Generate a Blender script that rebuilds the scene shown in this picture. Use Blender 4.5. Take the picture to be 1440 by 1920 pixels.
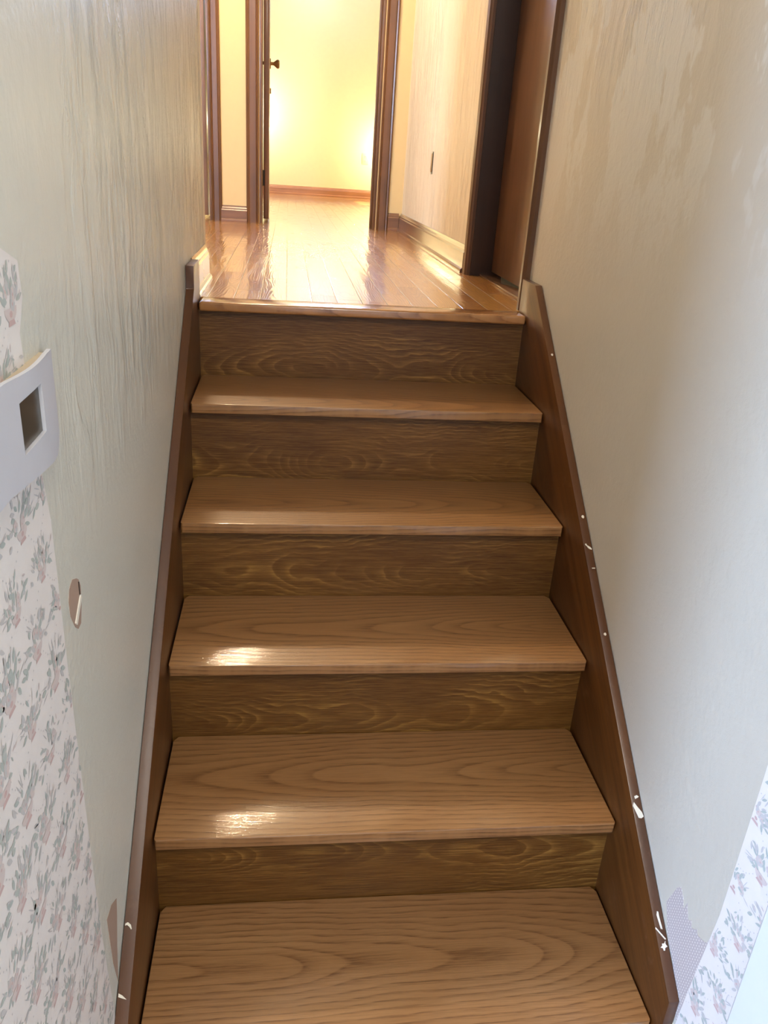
import bpy, bmesh, math, random
from mathutils import Vector, Matrix, noise as mnoise

for o in list(bpy.data.objects): bpy.data.objects.remove(o)
SC = bpy.context.scene
COL = SC.collection
R = math.radians

# ---------------------------------------------------------------- camera
cam_d = bpy.data.cameras.new('camera'); cam = bpy.data.objects.new('camera', cam_d); COL.objects.link(cam)
cam_d.sensor_fit = 'HORIZONTAL'; cam_d.sensor_width = 36.0; cam_d.lens = 36.0*1496.19/1440.0
cam_d.clip_start = .02; cam_d.clip_end = 60
rt = Vector((0.99214958, -0.10864229, 0.06193604)); up = Vector((-0.01308574, 0.40235397, 0.91539065)); fw = Vector((0.12437034, 0.90901493, -0.39777365))
M = Matrix((rt, up, -fw)).transposed().to_4x4(); M.translation = Vector((-0.10746, -2.18036, 0.35868))
cam.matrix_world = M
SC.camera = cam

# ---------------------------------------------------------------- world, exposure, lights
SC.view_settings.view_transform = 'Standard'; SC.view_settings.look = 'None'
SC.view_settings.gamma = 1; SC.view_settings.use_curve_mapping = False
SC.view_settings.exposure = 0.16
W = bpy.data.worlds.new('world'); SC.world = W; W.use_nodes = True
W.node_tree.nodes['Background'].inputs[0].default_value = (.62, .78, 1, 1)
W.node_tree.nodes['Background'].inputs[1].default_value = 1.0

def lamp(name, kind, loc, power, color, size=.1, aim=None, size_y=None, spot=None):
    d = bpy.data.lights.new(name, kind); d.energy = power; d.color = color
    if kind == 'AREA':
        d.size = size
        if size_y: d.shape = 'RECTANGLE'; d.size_y = size_y
    elif kind == 'SUN': d.angle = size
    else: d.shadow_soft_size = size
    o = bpy.data.objects.new(name, d); COL.objects.link(o); o.location = loc
    if aim is not None: o.rotation_euler = (Vector(aim)-Vector(loc)).to_track_quat('-Z', 'Y').to_euler()
    return o
WARM = (1, .76, .46)
DAY = (.50, .70, 1)
lamp('hall_ceiling_light', 'POINT', (-.52, 2.12, 2.28), 140, (1, .79, .52), .055)
lamp('stair_foot_fill_light', 'AREA', (.3, -3.0, 2.34), 84, (1, .94, .82), 1.3, aim=(.1, -1.0, -.6))  # added fill behind the camera, brightens treads and stair walls; no fixture
lamp('bedroom_lamp_light_by_door', 'POINT', (-.50, 7.17, .80), 17, (1, .90, .66), .07)
lamp('bedroom_lamp_light_by_outlet', 'POINT', (.98, 7.2, .52), 15, (1, .90, .66), .07)
lamp('bedroom_ceiling_light', 'AREA', (-.3, 5.6, 2.3), 17, (1, .89, .64), .7, aim=(-.3, 5.8, 0))
lamp('bedroom_high_blue_fill', 'AREA', (.30, 7.42, 2.18), 48, (.40, .58, 1), .8, aim=(-.36, .2, .8), size_y=.36)  # added cool area light to tint the left wall's far end; no window here
lamp('upper_room_window_light', 'AREA', (-1.7, -1.0, 1.25), 115, DAY, .4, aim=(.573, 2.0, .8), size_y=1.2)
lamp('closet_light', 'POINT', (1.25, .5, .8), 5, (.85, .92, 1), .1)
lamp('lower_room_window_light', 'AREA', (-2.9, -3.65, .2), 290, (.42, .62, 1), 1.0, aim=(.573, -1.2, -.5), size_y=1.2)
lamp('bedroom_sun', 'SUN', (6, 7, 6), 26, (1, .95, .86), .01, aim=(6-.62*3, 7-.05*3, 6-1.05*3))

# ---------------------------------------------------------------- helpers
def link(o): COL.objects.link(o); return o
def empty(name, loc):
    o = bpy.data.objects.new(name, None); o.location = loc; o.empty_display_size = .05; return link(o)
def tag(o, label=None, cat=None, group=None, kind=None):
    if label: o['label'] = label
    if cat: o['category'] = cat
    if group: o['group'] = group
    if kind: o['kind'] = kind
    return o
def wloc(o):
    v = Vector(o.location)
    while o.parent: o = o.parent; v += Vector(o.location)
    return v
def fin(name, bm, mats, parent=None, smooth=False, centre=None):
    """link bm (world coordinates) as ONE mesh object with its origin at its middle"""
    if not isinstance(mats, (list, tuple)): mats = [mats]
    vs = [v.co for v in bm.verts]
    if centre is None:
        lo = Vector((min(v[i] for v in vs) for i in range(3))); hi = Vector((max(v[i] for v in vs) for i in range(3)))
        centre = (lo+hi)/2
    c = Vector(centre)
    bmesh.ops.translate(bm, verts=bm.verts, vec=-c)
    bmesh.ops.recalc_face_normals(bm, faces=bm.faces)
    me = bpy.data.meshes.new(name); bm.to_mesh(me); bm.free()
    for m in mats: me.materials.append(m)
    if smooth:
        for p in me.polygons: p.use_smooth = True
        try: me.set_sharp_from_angle(angle=R(40))
        except Exception: pass
    o = bpy.data.objects.new(name, me); link(o)
    if parent is not None:
        o.parent = parent; o.location = c-wloc(parent)
    else: o.location = c
    return o
def add_box(bm, lo, hi, bev=0, seg=2, mi=0):
    r = bmesh.ops.create_cube(bm, size=1)
    vs = r['verts']
    for v in vs: v.co = Vector(((lo[i]+hi[i])/2+v.co[i]*(hi[i]-lo[i]) for i in range(3)))
    fs = list({f for v in vs for f in v.link_faces})
    for f in fs: f.material_index = mi
    if bev:
        es = list({e for v in vs for e in v.link_edges})
        bmesh.ops.bevel(bm, geom=es, offset=bev, segments=seg, profile=.5, affect='EDGES', clamp_overlap=True)
def box(name, lo, hi, mat, parent=None, bev=0, seg=2):
    bm = bmesh.new(); add_box(bm, lo, hi, bev, seg); return fin(name, bm, mat, parent, smooth=bev > 0)
def add_prism(bm, pts, axis, a, b, bev=0, seg=2, mi=0):
    """polygon pts (in the two other axes, in order) extruded along axis from a to b"""
    ax = 'xyz'.index(axis); oth = [i for i in range(3) if i != ax]
    def P(p, t):
        v = [0, 0, 0]; v[ax] = t; v[oth[0]] = p[0]; v[oth[1]] = p[1]; return Vector(v)
    A = [bm.verts.new(P(p, a)) for p in pts]; B = [bm.verts.new(P(p, b)) for p in pts]
    fs = [bm.faces.new(A), bm.faces.new(B[::-1])]
    n = len(pts)
    for i in range(n): fs.append(bm.faces.new((A[i], B[i], B[(i+1) % n], A[(i+1) % n])))
    for f in fs: f.material_index = mi
    if bev:
        es = list({e for f in fs for e in f.edges if e.calc_length() > bev*1.5})
        bmesh.ops.bevel(bm, geom=es, offset=bev, segments=seg, profile=.5, affect='EDGES', clamp_overlap=True)
def prism(name, pts, axis, a, b, mat, parent=None, bev=0, seg=2):
    bm = bmesh.new(); add_prism(bm, pts, axis, a, b, bev, seg); return fin(name, bm, mat, parent, smooth=bev > 0)
def add_lathe(bm, prof, origin, axis, n=24, mi=0):
    """prof: (t along axis, radius)"""
    ax = Vector(axis).normalized(); u = ax.orthogonal().normalized(); w = ax.cross(u); rings = []
    for t, r in prof:
        rings.append([bm.verts.new(Vector(origin)+ax*t+(u*math.cos(2*math.pi*k/n)+w*math.sin(2*math.pi*k/n))*max(r, 1e-4)) for k in range(n)])
    for a, b in zip(rings, rings[1:]):
        for k in range(n): bm.faces.new((a[k], a[(k+1) % n], b[(k+1) % n], b[k])).material_index = mi
    bm.faces.new(rings[0]).material_index = mi; bm.faces.new(rings[-1][::-1]).material_index = mi

# ---------------------------------------------------------------- node helpers
class NT:
    def __init__(s, name):
        s.m = bpy.data.materials.new(name); s.m.use_nodes = True; s.t = s.m.node_tree; s.b = s.t.nodes['Principled BSDF']
    def n(s, typ, **kw):
        x = s.t.nodes.new(typ)
        for k, v in kw.items(): setattr(x, k, v)
        return x
    def set(s, sock, v):
        if hasattr(v, 'is_output') or isinstance(v, bpy.types.NodeSocket): s.t.links.new(v, sock)
        else: sock.default_value = v
    def math(s, op, a, b=0.0, c=0.0):
        x = s.n('ShaderNodeMath', operation=op); s.set(x.inputs[0], a); s.set(x.inputs[1], b); s.set(x.inputs[2], c); return x.outputs[0]
    def sep(s, v): x = s.n('ShaderNodeSeparateXYZ'); s.set(x.inputs[0], v); return x.outputs
    def comb(s, a, b, c):
        x = s.n('ShaderNodeCombineXYZ')
        for i, v in enumerate((a, b, c)): s.set(x.inputs[i], v)
        return x.outputs[0]
    def obj(s): return s.n('ShaderNodeTexCoord').outputs['Object']
    def pos(s): return s.n('ShaderNodeNewGeometry').outputs['Position']
    def rnd(s): return s.n('ShaderNodeObjectInfo').outputs['Random']
    def noise(s, v, scale=1, detail=3, rough=.55, dist=0.0):
        x = s.n('ShaderNodeTexNoise'); s.set(x.inputs['Vector'], v); x.inputs['Scale'].default_value = scale
        x.inputs['Detail'].default_value = detail; x.inputs['Roughness'].default_value = rough; x.inputs['Distortion'].default_value = dist
        return x.outputs['Fac']
    def ramp(s, f, stops, interp='LINEAR'):
        x = s.n('ShaderNodeValToRGB'); s.set(x.inputs[0], f); cr = x.color_ramp; cr.interpolation = interp
        while len(cr.elements) < len(stops): cr.elements.new(.5)
        for e, (p, c) in zip(cr.elements, stops):
            e.position = p; e.color = (c[0], c[1], c[2], 1) if not isinstance(c, (int, float)) else (c, c, c, 1)
        return x.outputs[0]
    def mix(s, f, a, b, mode='MIX'):
        x = s.n('ShaderNodeMix', data_type='RGBA', blend_type=mode); s.set(x.inputs[0], f)
        for i, v in ((6, a), (7, b)): s.set(x.inputs[i], (v[0], v[1], v[2], 1) if isinstance(v, tuple) and len(v) == 3 else v)
        return x.outputs[2]
    def bump(s, h, strength=.3, dist=.002):
        x = s.n('ShaderNodeBump'); s.set(x.inputs['Height'], h); x.inputs['Strength'].default_value = strength; x.inputs['Distance'].default_value = dist
        s.t.links.new(x.outputs[0], s.b.inputs['Normal']); return x
    def out(s, color, rough=.5, coat=0, coat_rough=.1, spec=.5, metal=0, ior=1.5):
        s.set(s.b.inputs['Base Color'], (color[0], color[1], color[2], 1) if isinstance(color, tuple) and len(color) == 3 else color)
        s.set(s.b.inputs['Roughness'], rough); s.b.inputs['Coat Weight'].default_value = coat
        s.b.inputs['Coat Roughness'].default_value = coat_rough; s.b.inputs['Specular IOR Level'].default_value = spec
        s.b.inputs['Metallic'].default_value = metal; return s.m
def srgb(r, g, b):
    f = lambda c: (c/255/12.92) if c/255 <= .04045 else ((c/255+.055)/1.055)**2.4
    return (f(r), f(g), f(b))
def plain(name, c, rough=.5, coat=0, **k):
    t = NT(name); p = t.obj(); n = t.noise(p, 30, 3)
    return t.out(t.mix(t.math('MULTIPLY', n, .25), c, tuple(x*.75 for x in c)), rough, coat, **k)

def third_axis(o, a, b): return o['XYZ'.index((set('XYZ')-{a, b}).pop())]
def oak(name, along, across, light, dark, mid, freq=95, rough=.28, coat=.6, coat_rough=.12, invert=False, grain_amt=.75, bump=.25, wav=1.0, disp=.024, spread=.16, wamp=.10, patchy=0.0, spec=.5):
    """plain-sawn oak: growth rings cut along the board make long cathedral figures; pores are fine dashes"""
    t = NT(name); o = t.sep(t.obj()); A = o['XYZ'.index(along)]; B = o['XYZ'.index(across)]; r = t.rnd()
    sh = t.math('MULTIPLY', r, 37.0)
    v1 = t.comb(t.math('ADD', t.math('MULTIPLY', A, 1.5*wav), sh), t.math('MULTIPLY', B, 1.5), sh)
    n1 = t.noise(v1, 1.0, 2, .5); n2 = t.noise(t.comb(t.math('ADD', t.math('MULTIPLY', A, 4.5*wav), sh), t.math('MULTIPLY', B, 14), 3.1), 1.0, 3, .6)
    off = t.math('MULTIPLY', t.math('SUBTRACT', t.math('FRACT', t.math('MULTIPLY', r, 7.31)), .5), spread)
    u = t.math('ADD', t.math('ADD', t.math('ADD', B, off), t.math('MULTIPLY', third_axis(o, along, across), 1.3)), t.math('MULTIPLY', t.math('SUBTRACT', n2, .5), disp))
    sgn = t.math('SUBTRACT', t.math('MULTIPLY', t.math('GREATER_THAN', t.math('FRACT', t.math('MULTIPLY', r, 3.77)), .5), 2.0), 1.0)
    w = t.math('ADD', t.math('ADD', .055, t.math('MULTIPLY', t.math('SUBTRACT', n1, .5), wamp)), t.math('MULTIPLY', t.math('MULTIPLY', A, sgn), .085))
    rr = t.math('SQRT', t.math('ADD', t.math('MULTIPLY', u, u), t.math('MULTIPLY', w, w)))
    rr = t.math('MULTIPLY', rr, float(freq))
    fr = t.math('FRACT', rr)
    ring = t.ramp(fr, [(0, 1.0), (.08, .8), (.30, .30), (.70, .0), (.92, .12), (1, 1.0)])
    por = t.noise(t.comb(t.math('ADD', t.math('MULTIPLY', A, 14), sh), t.math('MULTIPLY', B, 420), sh), 1.0, 3, .7)
    por = t.ramp(por, [(.42, 0.0), (.62, 1.0)])
    blot = t.noise(t.comb(t.math('MULTIPLY', A, 2.2), t.math('MULTIPLY', B, 8), sh), 1.0, 3, .6)
    blot = t.ramp(blot, [(.3, 0.0), (.7, 1.0)])
    str_ = t.ramp(t.noise(t.comb(t.math('MULTIPLY', A, .6), t.math('MULTIPLY', B, 26), sh), 1.0, 2, .5), [(.35, 0.0), (.65, 1.0)])
    if patchy: ring = t.math('MULTIPLY', ring, t.ramp(t.noise(t.comb(t.math('MULTIPLY', A, 3), t.math('MULTIPLY', B, 9), t.math('ADD', sh, 5)), 1, 2), [(.42, 0.0), (.62, 1.0)]))
    fib = t.ramp(t.noise(t.comb(t.math('ADD', t.math('MULTIPLY', A, 5), sh), t.math('MULTIPLY', B, 150), sh), 1.0, 4, .65), [(.35, 0.0), (.65, 1.0)])
    base = t.mix(blot, light, mid); base = t.mix(t.math('MULTIPLY', fib, .45), base, mid)
    base = t.mix(t.math('MULTIPLY', str_, .35), base, mid)
    if not patchy: base = t.mix(t.math('MULTIPLY', r, .25), base, srgb(186, 146, 110))
    g = t.math('MULTIPLY', t.math('MULTIPLY', ring, t.math('ADD', .35, t.math('MULTIPLY', por, .65))), grain_amt)
    col = t.mix(g, base, dark)
    col = t.mix(t.math('MULTIPLY', por, .16), col, dark)
    t.bump(t.math('ADD', ring, t.math('MULTIPLY', por, .6)), bump, .0006)
    cb = t.n('ShaderNodeBump'); t.set(cb.inputs['Height'], t.math('ADD', t.math('MULTIPLY', ring, .5), t.math('ADD', t.math('MULTIPLY', por, .6), t.noise(t.obj(), 110, 3, .7))))
    cb.inputs['Strength'].default_value = .10; cb.inputs['Distance'].default_value = .001
    t.t.links.new(cb.outputs[0], t.b.inputs['Coat Normal'])
    return t.out(col, rough, coat, coat_rough, spec=spec)

# ---------------------------------------------------------------- materials
m_tread = oak('oak_tread_varnished', 'X', 'Y', srgb(168, 121, 70), srgb(92, 54, 20), srgb(148, 100, 50), freq=85, rough=.42, coat=.8, coat_rough=.05, grain_amt=.85, bump=.30)
m_nose = oak('oak_landing_nosing', 'X', 'Y', srgb(190, 136, 84), srgb(110, 64, 28), srgb(168, 112, 60), freq=120, rough=.25, coat=.9, coat_rough=.10)
m_riser = oak('stained_riser', 'X', 'Z', srgb(106, 66, 18), srgb(186, 138, 66), srgb(78, 44, 10), freq=110, rough=.5, coat=.15, coat_rough=.2, grain_amt=.5, patchy=1.0, spec=.3, bump=.25, wav=1.6, disp=.045, spread=.10, wamp=.16)

def dark_wood(name, long, c1, c2, rough=.33, coat=.6, coat_rough=.16, scale=1.0):
    t = NT(name); o = t.sep(t.obj()); s = [60*scale, 60*scale, 60*scale]; s['XYZ'.index(long)] = 2.0
    v = t.comb(t.math('ADD', t.math('MULTIPLY', o[0], s[0]), t.math('MULTIPLY', t.rnd(), 17)), t.math('MULTIPLY', o[1], s[1]), t.math('MULTIPLY', o[2], s[2]))
    n = t.ramp(t.noise(v, 1, 4, .6), [(.3, 0.0), (.7, 1.0)])
    big = t.noise(t.obj(), 3.0, 3)
    c = t.mix(n, c1, c2); c = t.mix(t.ramp(big, [(.35, 0.0), (.75, .5)]), c, tuple(min(1, x*1.35) for x in c2))
    t.bump(n, .15, .0005)
    return t.out(c, rough, coat, coat_rough)
DK1, DK2 = srgb(70, 40, 15), srgb(98, 61, 27)
m_casing = dark_wood('stained_casing_wood', 'Z', DK1, DK2, .45, .2)
m_dkx = dark_wood('stained_base_wood_x', 'X', srgb(84, 52, 30), srgb(112, 74, 46), .5, .15)
m_dky = dark_wood('stained_base_wood_y', 'Y', srgb(88, 58, 38), srgb(120, 84, 58), .28, 1.0, .12)
m_door = dark_wood('stained_door_veneer', 'Z', srgb(82, 52, 32), srgb(112, 78, 52), .32, .5, .2, .5)
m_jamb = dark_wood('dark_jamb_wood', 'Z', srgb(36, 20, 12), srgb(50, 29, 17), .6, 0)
m_doordk = dark_wood('stained_door_edge', 'Z', srgb(98, 66, 44), srgb(122, 86, 62), .4, .3)
m_redbase = dark_wood('reddish_base_wood', 'X', srgb(156, 100, 62), srgb(184, 126, 84), .35, .5)

def skirt_mat(name):
    t = NT(name); p = t.pos(); o = t.sep(p)
    L = t.math('SUBTRACT', t.math('MULTIPLY', o[1], .795), t.math('MULTIPLY', o[2], -.606))   # along the slope
    X = t.math('ADD', t.math('MULTIPLY', o[1], -.606), t.math('MULTIPLY', o[2], .795))
    n = t.ramp(t.noise(t.comb(t.math('MULTIPLY', L, 2.2), t.math('MULTIPLY', X, 55), t.math('MULTIPLY', o[0], 8)), 1, 4, .6), [(.3, 0.0), (.7, 1.0)])
    scuff = t.ramp(t.noise(p, 14, 4, .7), [(.60, 0.0), (.72, .35)])
    c = t.mix(n, srgb(66, 33, 8), srgb(94, 54, 18)); c = t.mix(scuff, c, srgb(118, 82, 56))
    t.bump(t.math('ADD', n, scuff), .15, .0006)
    return t.out(c, .38, .4, .2)
m_skirt = skirt_mat('stained_skirt_board')

def wall_mat(name, base, light, streak_rng=None, streak=1.0, patch=None, rough=.5, tint2=None):
    """stripped plaster: vertical drips of dried paste where the paper came off; smooth below"""
    t = NT(name); p = t.pos(); o = t.sep(p)
    wob = t.noise(p, 5, 3)
    v = t.comb(t.math('MULTIPLY', o[0], 22), t.math('MULTIPLY', t.math('ADD', o[1], t.math('MULTIPLY', wob, .06)), 22), t.math('MULTIPLY', o[2], 4.2))
    s1 = t.noise(v, 1, 6, .68, .6); s2 = t.noise(v, 3.1, 4, .7)
    ridge = t.ramp(s1, [(.40, 0.0), (.47, .25), (.53, .8), (.60, 1.0)])
    mask = 1.0
    if streak_rng:
        y0, y1, z0, z1 = streak_rng
        my = t.n('ShaderNodeMapRange'); t.set(my.inputs[0], t.math('ADD', o[1], t.math('MULTIPLY', wob, .2))); my.inputs[1].default_value = y0; my.inputs[2].default_value = y1
        mz = t.n('ShaderNodeMapRange'); t.set(mz.inputs[0], t.math('ADD', o[2], t.math('MULTIPLY', t.noise(v, .8, 2), .15))); mz.inputs[1].default_value = z0; mz.inputs[2].default_value = z1
        mask = t.math('MULTIPLY', my.outputs[0], mz.outputs[0])
    m = t.math('MULTIPLY', t.math('MULTIPLY', mask, streak), t.ramp(t.noise(t.comb(o[0], t.math('MULTIPLY', o[1], 4.5), t.math('MULTIPLY', o[2], 2.2)), 1, 3, .6), [(.36, .15), (.58, 1.0)]))
    blot = t.ramp(t.noise(p, 2.3, 4, .6), [(.35, 0.0), (.7, 1.0)])
    c = t.mix(t.math('MULTIPLY', blot, .55), base, tint2 or tuple(x*.90 for x in base))
    c = t.mix(t.math('MULTIPLY', t.math('MULTIPLY', ridge, m), .8), c, light)
    crack = t.ramp(s2, [(.28, .8), (.36, 0.0)])
    c = t.mix(t.math('MULTIPLY', t.math('MULTIPLY', crack, m), .45), c, tuple(x*.62 for x in base))
    if patch:
        y0, y1, z0, z1 = patch
        pv = t.comb(t.math('MULTIPLY', o[1], 7), t.math('MULTIPLY', o[2], 3.2), 0.7)
        pn = t.ramp(t.noise(pv, 1, 5, .62), [(.50, 0.0), (.53, 1.0)])
        a = t.n('ShaderNodeMapRange'); t.set(a.inputs[0], o[2]); a.inputs[1].default_value = z0; a.inputs[2].default_value = z1
        c = t.mix(t.math('MULTIPLY', t.math('MULTIPLY', pn, a.outputs[0]), .5), c, srgb(226, 226, 220))
    fine = t.noise(p, 60, 4, .6)
    h = t.math('ADD', t.math('MULTIPLY', t.math('ADD', ridge, t.math('MULTIPLY', s2, .5)), m), t.math('MULTIPLY', fine, .12))
    t.bump(h, 1.0, .011)
    return t.out(c, rough, 0, spec=.5)
PL = srgb(216, 212, 196); PLL = srgb(232, 226, 210)
m_wl = wall_mat('stripped_plaster_left', PL, PLL, (-1.25, -.55, -.02, .10), 1.0, rough=.40)
m_wr = wall_mat('stripped_plaster_right', srgb(205, 196, 178), PLL, (-.75, -.45, .50, .85), .5, patch=(0, 0, .18, .55))
m_hall = wall_mat('hall_plaster', srgb(216, 202, 178), srgb(236, 222, 196), None, .35)
m_cream = plain('cream_paint', srgb(206, 176, 122), .55)
m_bed = plain('bedroom_yellow_paint', srgb(246, 234, 186), .6)
m_white = plain('white_room_paint', srgb(225, 222, 215), .6)
m_ceil = plain('ceiling_paint', srgb(228, 224, 215), .7)
m_trimwhite = plain('white_trim_paint', srgb(226, 228, 232), .4)
m_box = plain('white_plastic', srgb(212, 210, 212), .35)
m_boxin = plain('grey_dark_display', srgb(70, 62, 50), .3)
m_brass = plain('aged_brass', srgb(178, 142, 92), .45, metal=.5)
m_black = plain('dark_metal', srgb(40, 36, 32), .45, metal=.5)
m_ivory = plain('ivory_plastic', srgb(240, 226, 176), .4)
m_paper = plain('wallpaper_ground', srgb(236, 226, 216), .6)
m_leaf = plain('wallpaper_leaf_ink', srgb(184, 188, 178), .6)
m_leaf2 = plain('wallpaper_grey_ink', srgb(202, 196, 190), .6)
m_pink = plain('wallpaper_pink_ink', srgb(216, 199, 190), .6)
m_red = plain('wallpaper_red_ink', srgb(208, 176, 168), .6)
m_tan = plain('bare_board_paper', srgb(172, 144, 124), .8)
m_chip = plain('plaster_chip_white', srgb(238, 228, 208), .7)
m_caulk = plain('caulk', srgb(236, 226, 200), .5)

def dotted():
    t = NT('perforated_backing_paper'); o = t.sep(t.pos())
    a = t.math('SUBTRACT', t.math('FRACT', t.math('MULTIPLY', t.math('ADD', o[1], t.math('MULTIPLY', o[2], .15)), 190)), .5)
    b = t.math('SUBTRACT', t.math('FRACT', t.math('MULTIPLY', t.math('SUBTRACT', o[2], t.math('MULTIPLY', o[1], .15)), 130)), .5)
    d = t.math('SQRT', t.math('ADD', t.math('MULTIPLY', a, a), t.math('MULTIPLY', b, b)))
    return t.out(t.mix(t.ramp(d, [(.16, 1.0), (.26, 0.0)]), srgb(186, 172, 166), srgb(226, 216, 206)), .8)
m_dots = dotted()

def floor_mat():
    t = NT('hardwood_strip_floor'); p = t.pos(); o = t.sep(p); WD = .071
    xi = t.math('DIVIDE', t.math('ADD', o[0], 3.02), WD); row = t.math('FLOOR', xi); fx = t.math('FRACT', xi)
    wn = t.n('ShaderNodeTexWhiteNoise', noise_dimensions='1D'); t.set(wn.inputs['W'], row); rr = wn.outputs['Value']
    yi = t.math('DIVIDE', t.math('ADD', o[1], t.math('MULTIPLY', rr, 3.0)), .95); col = t.math('FLOOR', yi); fy = t.math('FRACT', yi)
    w2 = t.n('ShaderNodeTexWhiteNoise', noise_dimensions='2D'); t.set(w2.inputs['Vector'], t.comb(row, col, 0)); pr = w2.outputs['Value']
    sh = t.math('MULTIPLY', pr, 50)
    n1 = t.noise(t.comb(t.math('MULTIPLY', o[0], 9), t.math('ADD', t.math('MULTIPLY', o[1], 1.5), sh), sh), 1, 2)
    u = t.math('ADD', t.math('MULTIPLY', t.math('SUBTRACT', fx, t.math('ADD', .2, t.math('MULTIPLY', pr, .6))), WD), t.math('MULTIPLY', t.math('SUBTRACT', t.noise(t.comb(t.math('MULTIPLY', o[0], 20), t.math('ADD', t.math('MULTIPLY', o[1], 6), sh), sh), 1, 3), .5), .02))
    w = t.math('MULTIPLY', t.math('SUBTRACT', n1, .45), .25)
    rad = t.math('MULTIPLY', t.math('SQRT', t.math('ADD', t.math('MULTIPLY', u, u), t.math('MULTIPLY', w, w))), 130)
    ring = t.ramp(t.math('FRACT', rad), [(0, 1.0), (.12, .6), (.4, .1), (.85, .1), (1, 1.0)])
    por = t.ramp(t.noise(t.comb(t.math('MULTIPLY', o[0], 380), t.math('MULTIPLY', o[1], 12), sh), 1, 3, .7), [(.42, 0.0), (.62, 1.0)])
    c = t.mix(pr, srgb(206, 150, 72), srgb(172, 114, 46))
    c = t.mix(t.math('MULTIPLY', ring, .45), c, srgb(128, 74, 34)); c = t.mix(t.math('MULTIPLY', por, .2), c, srgb(128, 74, 34))
    ex = t.math('MINIMUM', fx, t.math('SUBTRACT', 1.0, fx)); ey = t.math('MULTIPLY', t.math('MINIMUM', fy, t.math('SUBTRACT', 1.0, fy)), .95/WD)
    gap = t.math('MINIMUM', ex, ey); g = t.ramp(gap, [(.008, 1.0), (.022, 0.0)])
    c = t.mix(t.math('MULTIPLY', g, .8), c, srgb(74, 40, 18))
    cup = t.math('MULTIPLY', t.math('MULTIPLY', ex, ex), 2.0)
    h = t.math('SUBTRACT', t.math('ADD', t.math('MULTIPLY', ring, .28), t.math('ADD', cup, t.math('MULTIPLY', t.noise(p, 9, 3), .55))), t.math('MULTIPLY', g, 1.4))
    bn = t.bump(h, .45, .0014)
    m = t.out(c, .35, 1.0, .08)
    t.t.links.new(bn.outputs[0], t.b.inputs['Coat Normal'])
    return m
m_floor = floor_mat()
m_lower = plain('lower_floor_wood', srgb(150, 104, 62), .4, .3)

# ---------------------------------------------------------------- dimensions
h, d, NO, TH = .2, .262233, .02974, .02396
XL, XR = -.340, .553                 # inner faces of the skirt boards
WL, WR = -.361, .573                 # wall faces
ZC = 2.42; ZF = -1.2
EY = 2.90                            # face of the wall at the end of the hall
def S(o, name=None): return tag(o, kind='structure')

# ---------------------------------------------------------------- the shell
wall_left = S(box('wall_left', (WL-.11, -1.75, ZF), (WL, .441, ZC), m_wl))
wall_right = S(box('wall_right', (WR, -4.6, ZF), (WR+.12, .118, ZC), m_wr))
bm = bmesh.new(); add_box(bm, (WR, .875, -.1), (WR+.12, EY+.12, ZC)); add_box(bm, (WR, .118, 2.03), (WR+.12, .875, ZC))
S(fin('wall_hall_right', bm, m_hall))
# end wall of the hall: two stubs, the piece over the doors, the far left
bm = bmesh.new()
add_box(bm, (-.545, EY, 0), (-.275, EY+.12, ZC)); add_box(bm, (.415, EY, 0), (WR, EY+.12, ZC))
add_box(bm, (-.275, EY, 2.04), (.415, EY+.12, ZC)); add_box(bm, (-1.33, EY, 2.04), (-.545, EY+.12, ZC)); add_box(bm, (-3.1, EY, 0), (-1.33, EY+.12, ZC))
S(fin('wall_hall_end', bm, m_cream))
# upper room to the left of the stairs
bm = bmesh.new(); add_box(bm, (-3.2, -1.72, 0), (-3.1, EY+.12, ZC)); S(fin('wall_upper_room_left', bm, m_white))
S(box('wall_upper_room_front', (-3.1, -1.62, ZF), (WL-.11, -1.54, ZC), m_white))
# lower room
S(box('wall_lower_room_left', (-3.2, -4.6, ZF), (-3.1, -1.62, ZC), m_white))
S(box('wall_lower_room_back', (-3.2, -4.7, ZF), (WR+.12, -4.6, ZC), m_white))
# bedroom
S(box('wall_bedroom_back', (-2.3, 7.47, 0), (1.6, 7.57, ZC), m_bed))
S(box('wall_bedroom_left', (-2.3, EY+.12, 0), (-2.2, 7.47, ZC), m_bed))
bm = bmesh.new()
WY0, WY1, WZ0, WZ1 = 5.95, 6.75, .95, 1.75
add_box(bm, (1.5, EY+.12, 0), (1.6, WY0, ZC)); add_box(bm, (1.5, WY1, 0), (1.6, 7.47, ZC))
add_box(bm, (1.5, WY0, 0), (1.6, WY1, WZ0)); add_box(bm, (1.5, WY0, WZ1), (1.6, WY1, ZC))
S(fin('wall_bedroom_right', bm, m_bed))
S(box('wall_bedroom_front', (WR+.12, EY+.02, 0), (1.6, EY+.12, ZC), m_bed))
# room behind the brown door
S(box('wall_closet', (WR+.12, -.3, -.1), (1.6, -.2, ZC), m_white))
S(box('wall_closet_back', (1.6, -.3, -.1), (1.7, EY+.02, ZC), m_white))
S(box('ceiling', (-3.2, -4.7, ZC), (1.7, 7.57, ZC+.1), m_ceil))
bm = bmesh.new()
add_box(bm, (WL-.001, .085, -.06), (1.6, 7.5, 0)); add_box(bm, (-3.1, .441, -.06), (WL-.001, 7.5, 0)); add_box(bm, (-3.1, -1.54, -.06), (WL-.11, .441, 0))
S(fin('floor', bm, m_floor))
S(box('light_block_under_landing', (-3.1, .30, ZF), (WR, .40, -.06), m_white))  # unseen panel added to keep light from leaking in beneath the stairs
S(box('floor_lower', (-3.2, -4.7, ZF-.1), (1.7, .4, ZF), m_lower))

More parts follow.
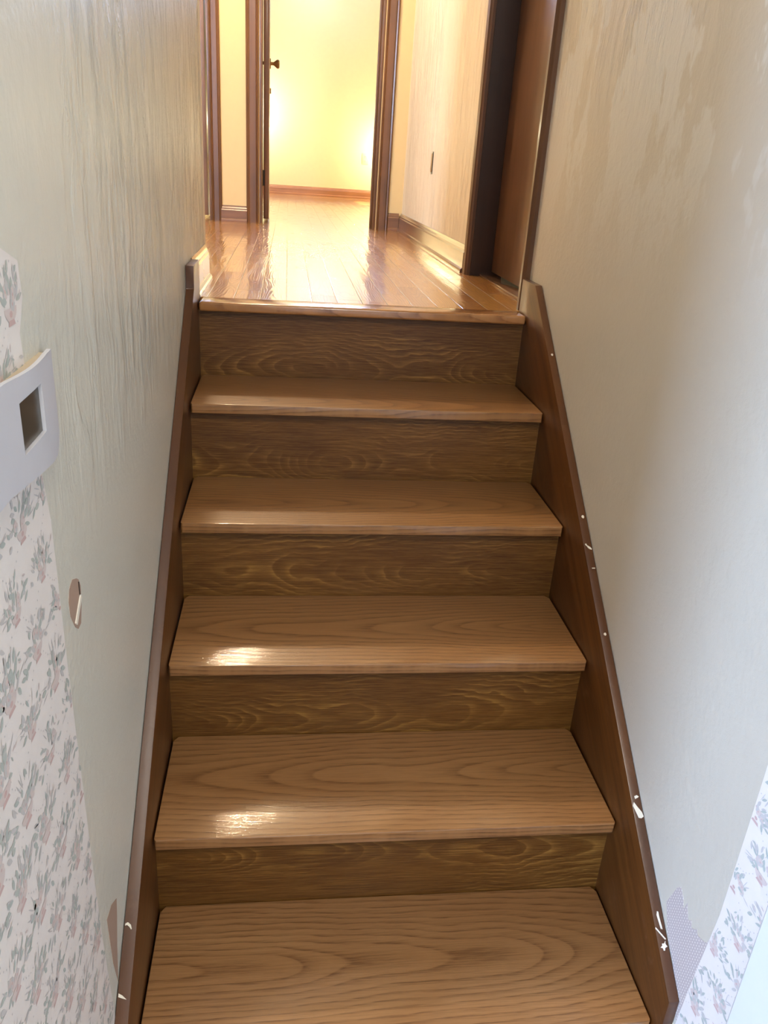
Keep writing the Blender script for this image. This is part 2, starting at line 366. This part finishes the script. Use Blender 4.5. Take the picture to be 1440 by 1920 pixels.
# ---------------------------------------------------------------- staircase
st = empty('staircase', (.1065, -.6, ZF))
tag(st, 'narrow flight of oak stairs with varnished light treads and dark stained risers between plastered walls', 'staircase')
def plan(x0, x1, y0, y1, c=.006, b=.010): # front y0, back y1, corners softened
    return [(x0+c*.6, y0), (x1-c*.6, y0), (x1, y0+c), (x1, y1-b*1.4), (x1-b, y1), (x0+b, y1), (x0, y1-b*1.4), (x0, y0+c)]
for k in range(0, 6):
    yb = -k*d+NO
    if k == 0:
        zt = 0.0; p0, p1 = XL+.003, XR-.003
        nb = prism('landing_nosing', [(p0, 0), (p1, 0), (p1, .085), (p0, .085)], 'z', -TH, .0005, m_nose, st, .006, 3)
    else:
        z = -k*h; y0 = -k*d; y1 = -(k-1)*d+NO-.0005
        bm = bmesh.new(); add_prism(bm, plan(XL+.003, XR-.003, y0, y1), 'z', z-TH, z, .0055, 3)
        if k < 6: fin('tread', bm, m_tread, st, True)
    zt2 = -(k+1)*h-.035 if k < 5 else ZF
    box('riser', (XL, yb, zt2), (XR, yb+.016, -k*h-TH), m_riser, st)
# scotia-like dark joint lines come from the real gaps; skirt boards
fit_l = lambda y: .75*y+.095
fit_r = lambda y: .772*y+.116
ye = -1.335
prism('skirt_board', [(.066, .0995), (-.07, .0995), (-.07, fit_l(-.07)), (ye-.02, fit_l(ye-.02)), (ye-.02, ZF), (ye+.42, ZF), (.066, -.28)], 'x', WL+.0012, XL, m_skirt, st, .0012, 2)
prism('skirt_board', [(.088, .089), (-.035, .089), (ye, fit_r(ye)), (ye, ZF), (ye+.42, ZF), (.088, -.28)], 'x', XR, WR-.0012, m_skirt, st, .0012, 2)

# ---------------------------------------------------------------- baseboards (moulded)
def base_profile(th=.017, ht=.092, shoe=.008):
    return [(0, 0), (th+shoe, 0), (th+shoe, .006), (th+shoe*.75, .013), (th, .017), (th, ht-.026), (th-.004, ht-.021), (th-.004, ht-.015), (th-.009, ht-.008), (th-.012, ht), (0, ht)]
def baseboard_y(name, wall_x, sign, y0, y1, mat, **k):
    return S(prism(name, [(wall_x+sign*a, z) for a, z in base_profile(**k)], 'y', y0, y1, mat))
def baseboard_x(name, wall_y, sign, x0, x1, mat, **k):
    return S(prism(name, [(wall_y+sign*a, z) for a, z in base_profile(**k)], 'x', x0, x1, mat))
baseboard_y('baseboard_left', WL, 1, .0665, .441, m_dky, th=.014, ht=.102)
baseboard_y('baseboard_right', WR, -1, .938, EY, m_dky, ht=.098)
baseboard_x('baseboard_end_right', EY, -1, .49, WR-.018, m_dkx, ht=.098)
baseboard_x('baseboard_end_left', EY, -1, -.495, -.347, m_dkx, ht=.088)
baseboard_x('baseboard_bedroom', 7.47, -1, -2.2, 1.5, m_redbase, ht=.088)

# ---------------------------------------------------------------- doors and casings
def casing_profile(w, t):   # across the width: stepped, beaded
    return [(0, 0), (0, t*.55), (w*.08, t*.80), (w*.16, t*.62), (w*.22, t*.95), (w*.70, t), (w*.80, t*.72), (w*.90, t*.85), (w, t*.6), (w, 0)]
def casing_end(name, x_in, sgn, z1, parent, wall_y=EY, w=.07, t=.018):
    """vertical casing board on the end wall; x_in is the opening side"""
    pts = [(x_in+sgn*a, wall_y-b) for a, b in casing_profile(w, t)]
    return prism(name, pts, 'z', 0, z1, m_casing, parent)
# bedroom doorway
d1 = S(empty('door_1', (.07, EY, 0)))
casing_end('casing', -.279, -1, 2.06, d1); casing_end('casing', .419, 1, 2.06, d1)
box('casing', (-.35, EY-.018, 2.06), (.49, EY, 2.13), m_casing, d1, .002)
box('jamb', (-.275, EY, 0), (-.258, EY+.12, 2.04), m_casing, d1, .001)
box('jamb', (.398, EY, 0), (.415, EY+.12, 2.04), m_casing, d1, .001)
box('jamb', (-.258, EY, 2.02), (.398, EY+.12, 2.04), m_casing, d1, .001)
box('door_stop', (.386, EY+.05, 0), (.398, EY+.085, 2.02), m_casing, d1, .001)
# leaf, opened into the bedroom: seen on its hinge edge
LX0, LX1, LY0, LY1 = -.2655, -.233, EY+.13, EY+.81
leaf = prism('door_leaf', [(-.2555, LY0), (-.2235, LY0), (-.234, LY1), (-.266, LY1)], 'z', .016, 2.01, m_doordk, d1, .0012)
def knob(parent, x, y, z, s, mat, big=1.0):
    bm = bmesh.new()
    add_lathe(bm, [(0, .0), (0, .030), (.004, .030), (.006, .026), (.006, .010), (.022, .009), (.030, .014), (.044, .025), (.054, .026), (.060, .021), (.061, .0)], (x, y, z), (s, 0, 0), 24)
    return fin('door_knob', bm, mat, parent, True)
knob(leaf, LX1, LY1-.065, .905, 1, m_brass); knob(leaf, LX0, LY1-.065, .905, -1, m_brass)
box('latch', (LX1, LY1-.08, .735), (LX1+.008, LY1-.05, .765), m_brass, leaf, .001)
def hinge(parent, x, y, z0, z1):
    bm = bmesh.new(); add_lathe(bm, [(0, 0), (0, .006), (z1-z0, .006), (z1-z0, 0)], (x, y, z0), (0, 0, 1), 12)
    add_box(bm, (x, y-.001, z0+.002), (x+.016, y+.0015, z1-.002))
    return fin('hinge', bm, m_black, parent)
hinge(leaf, -.2625, LY0-.002, .20, .29); hinge(leaf, -.2625, LY0-.002, 1.72, 1.81)
# left doorway
d2 = S(empty('door_2', (-.94, EY, 0)))
casing_end('casing', -.545, 1, 2.06, d2, w=.055); 
box('casing', (-1.40, EY-.018, 0), (-1.33, EY, 2.06), m_casing, d2, .002)
box('casing', (-1.40, EY-.018, 2.06), (-.49, EY, 2.13), m_casing, d2, .002)
box('jamb', (-.562, EY, 0), (-.545, EY+.12, 2.04), m_casing, d2, .001)
box('jamb', (-1.33, EY, 0), (-1.313, EY+.12, 2.04), m_casing, d2, .001)
leaf2 = box('door_leaf', (-.619, EY+.13, .018), (-.583, EY+.83, 2.01), m_doordk, d2, .0012)
hinge(leaf2, -.626, EY+.128, .20, .29)
# brown slab door in the right wall of the hall
d3 = S(empty('door_3', (.62, .5, 0)))
Y0, Y1 = .135, .862
def casing_side(name, y_in, sgn, z0, w=.066, t=.020):
    pts = [(WR-b, y_in+sgn*a) for a, b in casing_profile(w, t)]
    return prism(name, pts, 'z', z0, 2.06, m_casing, d3)
casing_side('casing', Y0-.005, -1, .0, w=.041); casing_side('casing', Y1+.006, 1, 0)
box('casing', (WR-.02, .088, 2.06), (WR, .934, 2.13), m_casing, d3, .002)
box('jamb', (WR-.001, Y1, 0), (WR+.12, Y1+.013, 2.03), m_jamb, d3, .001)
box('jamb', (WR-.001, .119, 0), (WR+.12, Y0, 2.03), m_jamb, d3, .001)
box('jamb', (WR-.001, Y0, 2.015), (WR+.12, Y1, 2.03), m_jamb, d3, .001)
box('threshold', (WR+.035, Y0, 0), (WR+.12, Y1, .008), m_dky, d3, .003)
box('door_leaf', (.652, Y0+.004, .018), (.688, Y1-.004, 2.01), m_door, d3, .0012)

# ---------------------------------------------------------------- white trim at the near end of the right wall
S(prism('trim_1', [(WR-.016, -1.53), (WR-.016, -1.462), (WR-.011, -1.455), (WR, -1.455), (WR, -1.53)], 'z', ZF, 2.1, m_trimwhite))
# strips of joint compound along the left wall's corner
S(prism('trim_2', [(WL+.0001, .425), (WL+.003, .432), (WL+.004, .441), (WL-.002, .446), (WL-.05, .444), (WL-.05, .4411), (WL, .4411)], 'z', .104, 2.2, m_caulk))

# ---------------------------------------------------------------- wallpaper remnants
def leafpts(cy, cz, a, L, w, n=7):
    out = []
    for i in range(n+1):
        t = i/n; out.append((t*L, math.sin(math.pi*t)**.8*w/2))
    for i in range(n-1, 0, -1):
        t = i/n; out.append((t*L, -math.sin(math.pi*t)**.8*w/2))
    ca, sa = math.cos(a), math.sin(a)
    return [(cy+u*ca-v*sa, cz+u*sa+v*ca) for u, v in out]
def wallpaper(name, x, sgn, poly, parent, seed):
    """poly: list of (y, z) outline; a thin sheet with faded bouquets, bowls and dotted garlands printed on it"""
    rnd = random.Random(seed); bm = bmesh.new()
    add_prism(bm, [(y, z) for y, z in poly], 'x', x, x+sgn*.0006, mi=0)
    X = x+sgn*.0009
    ylo = min(p[0] for p in poly); yhi = max(p[0] for p in poly); zlo = min(p[1] for p in poly); zhi = max(p[1] for p in poly)
    def inside(y, z):
        c = False; n = len(poly)
        for i in range(n):
            a, b = poly[i], poly[(i+1) % n]
            if (a[1] > z) != (b[1] > z) and y < (b[0]-a[0])*(z-a[1])/(b[1]-a[1])+a[0]: c = not c
        return c
    layer = [0]
    def put(pts, mi):
        if not all(inside(*p) for p in pts): return
        layer[0] = (layer[0]+1) % 40
        f = bm.faces.new([bm.verts.new((X+sgn*layer[0]*4e-6, y, z)) for y, z in pts]); f.material_index = mi
    def ell(cy, cz, ry, rz, mi, n=10, tilt=0):
        put([(cy+ry*math.cos(2*math.pi*i/n)*math.cos(tilt)-rz*math.sin(2*math.pi*i/n)*math.sin(tilt), cz+ry*math.cos(2*math.pi*i/n)*math.sin(tilt)+rz*math.sin(2*math.pi*i/n)*math.cos(tilt)) for i in range(n)], mi)
    def bouquet(cy, cz, s):
        for i in range(26):
            a = rnd.uniform(-.3, math.pi+.3); r = rnd.uniform(.004, .026)*s
            y, z = cy+r*math.cos(a)*1.1, cz+r*math.sin(a)
            put(leafpts(y, z, a+rnd.uniform(-.9, .9), rnd.uniform(.007, .013)*s, rnd.uniform(.003, .005)*s), rnd.choice([1, 1, 2]))
        for i in range(5):
            a = rnd.uniform(.2, math.pi-.2); r = rnd.uniform(.003, .017)*s; y, z = cy+r*math.cos(a), cz+r*math.sin(a)
            for q in range(5):
                ell(y+.0026*s*math.cos(q*1.257), z+.0026*s*math.sin(q*1.257), .0024*s, .0024*s, rnd.choice([3, 3, 2]), 8)
            ell(y, z, .0013*s, .0013*s, 4, 6)
        for i in range(7): # tendrils
            a = rnd.uniform(0, math.pi); put(leafpts(cy+.02*s*math.cos(a), cz+.02*s*math.sin(a), a+rnd.uniform(-.6, .6), .015*s, .0011*s), 2)
    def bowl(cy, cz, s):
        n = 10; put([(cy+.012*s*math.cos(math.pi+math.pi*i/n), cz+.009*s*math.sin(math.pi+math.pi*i/n)) for i in range(n+1)], 3)
        put([(cy-.005*s, cz-.0075*s), (cy+.005*s, cz-.0075*s), (cy+.007*s, cz-.011*s), (cy-.007*s, cz-.011*s)], 4)
        ell(cy, cz-.004*s, .003*s, .0022*s, 4, 7)
    row = 0; z = zlo-.02
    while z < zhi+.05:
        y = ylo-.05+(row % 2)*.044
        while y < yhi+.06:
            s = rnd.uniform(1.15, 1.5); bouquet(y, z, s); bowl(y, z-.001, s)
            for q in range(9): # garland of dots to the next one
                t = q/8; ell(y+.016+t*.052, z-.016-.018*math.sin(math.pi*t), .0011, .0011, 2, 6)
            for q in range(3): put(leafpts(y+.03+rnd.uniform(-.008, .008), z+.02+rnd.uniform(-.01, .01), rnd.uniform(0, 6.28), .009, .0026), rnd.choice([1, 3]))
            y += .088
        z += .068; row += 1
    o = fin(name, bm, [m_paper, m_leaf, m_leaf2, m_pink, m_red], parent)
    tag(o, 'faded floral wallpaper left on the plaster'); return o
wallpaper('wallpaper', WL, 1, [(-1.745, ZF+.01), (-1.30, ZF+.01), (-1.312, -.90), (-1.334, -.68), (-1.340, -.56), (-1.345, -.37), (-1.350, -.20), (-1.350, -.02), (-1.364, .046),
          (-1.372, .12), (-1.380, .19), (-1.360, .22), (-1.362, .255), (-1.41, .272), (-1.745, .30)], wall_left, 3)
wallpaper('wallpaper', WR, -1, [(-1.3616, -.30), (-1.454, -.30), (-1.454, ZF+.01), (-1.336, ZF+.01), (-1.341, -.949), (-1.349, -.83), (-1.362, -.675), (-1.3625, -.50)], wall_right, 8)
# bare backing paper where the plaster skin tore
prism('torn_patch', [(-1.229, -.802), (-1.240, -.770), (-1.247, -.748), (-1.256, -.736), (-1.268, -.746), (-1.277, -.762), (-1.283, -.742), (-1.287, -.752), (-1.297, -.766), (-1.305, -.757),
       (-1.309, -.768), (-1.318, -.762), (-1.323, -.755), (-1.328, -.762), (-1.341, -.757), (-1.352, -.750), (-1.3575, -.735), (-1.3545, -.775), (-1.349, -.83), (-1.341, -.949), (-1.338, -.96), (-1.325, -.925), (-1.29, -.878), (-1.257, -.852)][::-1],
      'x', WR-.0005, WR, m_dots, wall_right)
prism('torn_patch', [(-1.301, -.694), (-1.270, -.700), (-1.239, -.722), (-1.246, -.752), (-1.262, -.80), (-1.276, -.862), (-1.292, -.80)], 'x', WL, WL+.0005, m_tan, wall_left)
tp = prism('torn_patch', [(-1.276, -.132), (-1.268, -.138), (-1.262, -.150), (-1.264, -.166), (-1.268, -.178), (-1.276, -.196), (-1.290, -.196), (-1.302, -.186), (-1.317, -.162), (-1.318, -.142), (-1.310, -.128), (-1.294, -.124)][::-1],
      'x', WL, WL+.0005, m_tan, wall_left)
prism('torn_strip', [(-1.270, -.158), (-1.2665, -.164), (-1.297, -.186), (-1.303, -.180)], 'x', WL+.0005, WL+.002, m_chip, wall_left)
prism('torn_patch', [(-1.2715, -.139), (-1.268, -.141), (-1.2685, -.160), (-1.272, -.158)], 'x', WL+.0005, WL+.001, plain('hole_dark', srgb(60, 42, 30), .9), wall_left)
# ragged plaster scraps along the skirts
for pts in ([(-1.20, -.84), (-1.212, -.838), (-1.30, -.93), (-1.345, -.985), (-1.345, -1.0), (-1.30, -.955)],):
    prism('plaster_edge', pts, 'x', WR-.001, WR, m_caulk, wall_right)

# ---------------------------------------------------------------- white box on the left wall
wb = empty('wall_control', (WL, -1.40, .10))
tag(wb, 'white plastic wall control with dark square window, mounted on the wall with floral paper', 'wall control')
def wbx(y): # the cover bows away from the wall towards the near side
    t = max(0, min(1, (-1.300-y)/.16)); return WL+.004+.0075*min(1, (1-(1-t)**3)*1.05)
bm = bmesh.new()
ys = [-1.316-i*.0080 for i in range(32)]
top = lambda y: .1635+.004*min(1, (-1.316-y)/.15)-.004*math.sin(min(3.14, (-1.316-y)*19))
bot = lambda y: .052+.017*max(0, min(1, (-1.36-y)/.14))
WINy = (-1.450, -1.376); WINz = (.0915, .141)
def col_z(y): return [bot(y), WINz[0], WINz[1], top(y)]
ys2 = sorted(set(ys+[WINy[0], WINy[1]]), reverse=True)
for th_, off in ((0, 0.0),):
    grid = {}
    for i, y in enumerate(ys2):
        rb = max(0, 1-(i/3.0))
        zs = col_z(y); zs[0] += .020*rb*rb+.0; zs[3] -= .002*rb
        for j, z in enumerate(zs):
            for s_, dx in ((0, 0), (1, -.0045)):
                grid[i, j, s_] = bm.verts.new((wbx(y)+dx+.0035, y, z))
    n = len(ys2)
    def hole(i, j): return j == 1 and WINy[0] <= (ys2[i]+ys2[i+1])/2 <= WINy[1]
    for i in range(n-1):
        for j in range(3):
            if hole(i, j): continue
            for s_ in (0, 1): bm.faces.new((grid[i, j, s_], grid[i+1, j, s_], grid[i+1, j+1, s_], grid[i, j+1, s_]))
            for (a, b) in (((i, j), (i+1, j)), ((i+1, j), (i+1, j+1)), ((i+1, j+1), (i, j+1)), ((i, j+1), (i, j))):
                # close where the neighbour is missing
                di = (a[0]+b[0])/2; dj = (a[1]+b[1])/2
                ni, nj = (i, j-1) if dj == j and di != i and di != i+1 else (i, j+1) if dj == j+1 and di not in (i, i+1) else (i-1, j) if di == i else (i+1, j)
                if ni < 0 or ni >= n-1 or nj < 0 or nj >= 3 or hole(ni, nj):
                    bm.faces.new((grid[a[0], a[1], 0], grid[b[0], b[1], 0], grid[b[0], b[1], 1], grid[a[0], a[1], 1]))
fin('cover', bm, m_box, wb, True)
bm = bmesh.new(); add_prism(bm, [(WL, -1.325), (wbx(-1.325)-.001, -1.325), (wbx(-1.36)-.001, -1.36), (wbx(-1.56)-.001, -1.56), (WL, -1.56)], 'z', .074, .1595)
fin('body', bm, plain('control_body', srgb(196, 176, 146), .5), wb)
bm = bmesh.new()
for lo, hi in (((WINy[0]-.004, WINz[0]-.004), (WINy[1]+.004, WINz[0])), ((WINy[1], WINz[0]), (WINy[1]+.004, WINz[1]+.003)), ((WINy[0]-.004, WINz[1]), (WINy[1]+.004, WINz[1]+.003))):
    pass
add_prism(bm, [(wbx(WINy[1])-.0001, WINy[1]-.0005), (wbx(WINy[0])-.0001, WINy[0]+.0005), (wbx(WINy[0])-.0009, WINy[0]+.0005), (wbx(WINy[1])-.0009, WINy[1]-.0005)], 'z', WINz[0]+.0005, WINz[1]-.0005)
tag(fin('display_window', bm, m_boxin, wb), 'dark grey square window')

# ---------------------------------------------------------------- open switch box on the hall wall, outlet in the bedroom
sw = empty('switch_box', (WR, 1.925, .38))
tag(sw, 'uncovered dark electrical box set in the hall wall low down, without its plate', 'electrical box')
box('box_rim', (WR-.002, 1.905, .334), (WR, 1.945, .432), m_black, sw)
box('device_strap', (WR-.006, 1.913, .343), (WR-.002, 1.937, .423), m_brass, sw, .001)
for z in (.338, .428):
    bm = bmesh.new(); add_lathe(bm, [(0, 0), (0, .0035), (.002, .003), (.0025, 0)], (WR-.002, 1.925, z), (-1, 0, 0), 10); fin('screw', bm, m_ivory, sw, True)
ou = empty('electrical_outlet', (.735, 7.47, .41))
tag(ou, 'ivory electrical outlet on the yellow bedroom wall above the reddish baseboard', 'outlet')
box('cover_plate', (.70, 7.464, .353), (.77, 7.47, .467), m_ivory, ou, .002)
for z in (.432, .388):
    s_ = box('socket', (.720, 7.461, z-.014), (.750, 7.464, z+.014), m_ivory, ou, .001)
    box('slot', (.728, 7.4605, z-.004), (.730, 7.4612, z+.006), m_black, s_); box('slot', (.740, 7.4605, z-.004), (.742, 7.4612, z+.006), m_black, s_)

# ---------------------------------------------------------------- chips and splinters lying on the skirt boards
def chip(name, label, y, side, pts, hgt, group=None, mat=None):
    """pts in (along slope, across) metres around (y) on the top edge of a skirt board"""
    f, sl, xc = (fit_r, .772, .563) if side > 0 else (fit_l, .75, -.352)
    ca = 1/math.hypot(1, sl); sa = sl*ca; bm = bmesh.new(); lo, hi = [], []
    z0 = f(y)+.0003
    for u, v in pts:
        p = Vector((xc+v, y+u*ca, z0+u*sa)); nrm = Vector((0, -sa, ca))
        lo.append(bm.verts.new(p)); hi.append(bm.verts.new(p+nrm*hgt))
    bm.faces.new(lo[::-1]); bm.faces.new(hi); n = len(pts)
    for i in range(n): bm.faces.new((lo[i], lo[(i+1) % n], hi[(i+1) % n], hi[i]))
    o = fin(name, bm, mat or m_chip); return tag(o, label, 'paint chip', group)
blob = lambda s, r=1.0: [(s*math.cos(a*.785)*(1.0+.25*math.sin(a*2.3)), s*r*math.sin(a*.785)) for a in range(8)]
G = 'paint chips on the skirt boards'
chip('paint_chip', 'tiny cream paint chip on the right skirt board nearest the top of the stairs', -.223, 1, blob(.0035, .8), .001, G)
chip('paint_chip', 'round cream paint chip on the right skirt board, next above the curled shaving', -.593, 1, blob(.0040, .8), .001, G)
chip('paint_chip', 'curled thin cream paint shaving lying on the right skirt board', -.652, 1, [(-.006, .001), (-.003, -.002), (0, -.003), (.003, -.006), (.006, -.007), (.007, -.004), (.003, -.003), (.001, .000), (-.002, .004), (-.006, .007), (-.008, .006)], .001, G)
chip('paint_chip', 'minute cream paint sliver on the right skirt board just below a curled shaving', -.694, 1, [(-.001, -.001), (.001, -.001), (.001, .006), (-.001, .006)], .001, G)
chip('paint_chip', 'small cream paint fleck on the right skirt board above the third tread from the top', -.814, 1, blob(.0032, .9), .001, G)
chip('paint_chip', 'white hooked paint fleck just above the largest chip on the right skirt board', -1.072, 1, [(-.003, -.002), (.002, -.003), (.004, .002), (.001, .006), (-.001, .003)], .001, G)
chip('plaster_chip', 'largest white plaster chip on the right skirt board, long and leaf shaped', -1.090, 1, [(.014, -.006), (.006, -.001), (-.004, .006), (-.012, .008), (-.015, .003), (-.014, -.002), (-.004, -.005), (.008, -.009)], .0012)
chip('wood_splinter', 'long pale splinter lying lengthwise on the right skirt board near the bottom', -1.238, 1, [(.016, -.001), (.010, -.003), (-.012, .000), (-.013, .003), (.008, .001), (.015, .001)], .0012)
chip('wood_splinter', 'pale splinter slanting across the right skirt board toward the wall', -1.250, 1, [(.006, -.009), (.004, -.010), (-.014, .004), (-.013, .006)], .0014)
chip('plaster_chip', 'white jagged crumb of plaster at the lower end of the two splinters', -1.268, 1, [(.007, .004), (.002, .003), (-.002, .006), (-.004, .001), (-.008, .000), (-.008, -.002), (-.004, -.003), (-.003, -.007), (.000, -.003), (.003, -.003), (.003, .001)], .0014)
chip('plaster_chip', 'curled white plaster shaving on the left skirt board beside the torn tan patch', -1.214, -1, [(.004, -.006), (.006, -.002), (.002, .003), (-.004, .005), (-.005, .004), (-.001, .001), (.002, -.003), (.001, -.006)], .0015)
chip('plaster_chip', 'pointed white plaster sliver on the left skirt board nearest the bottom', -1.293, -1, [(.004, -.006), (.001, .000), (-.005, .007), (-.003, .000), (-.001, -.006)], .0015)
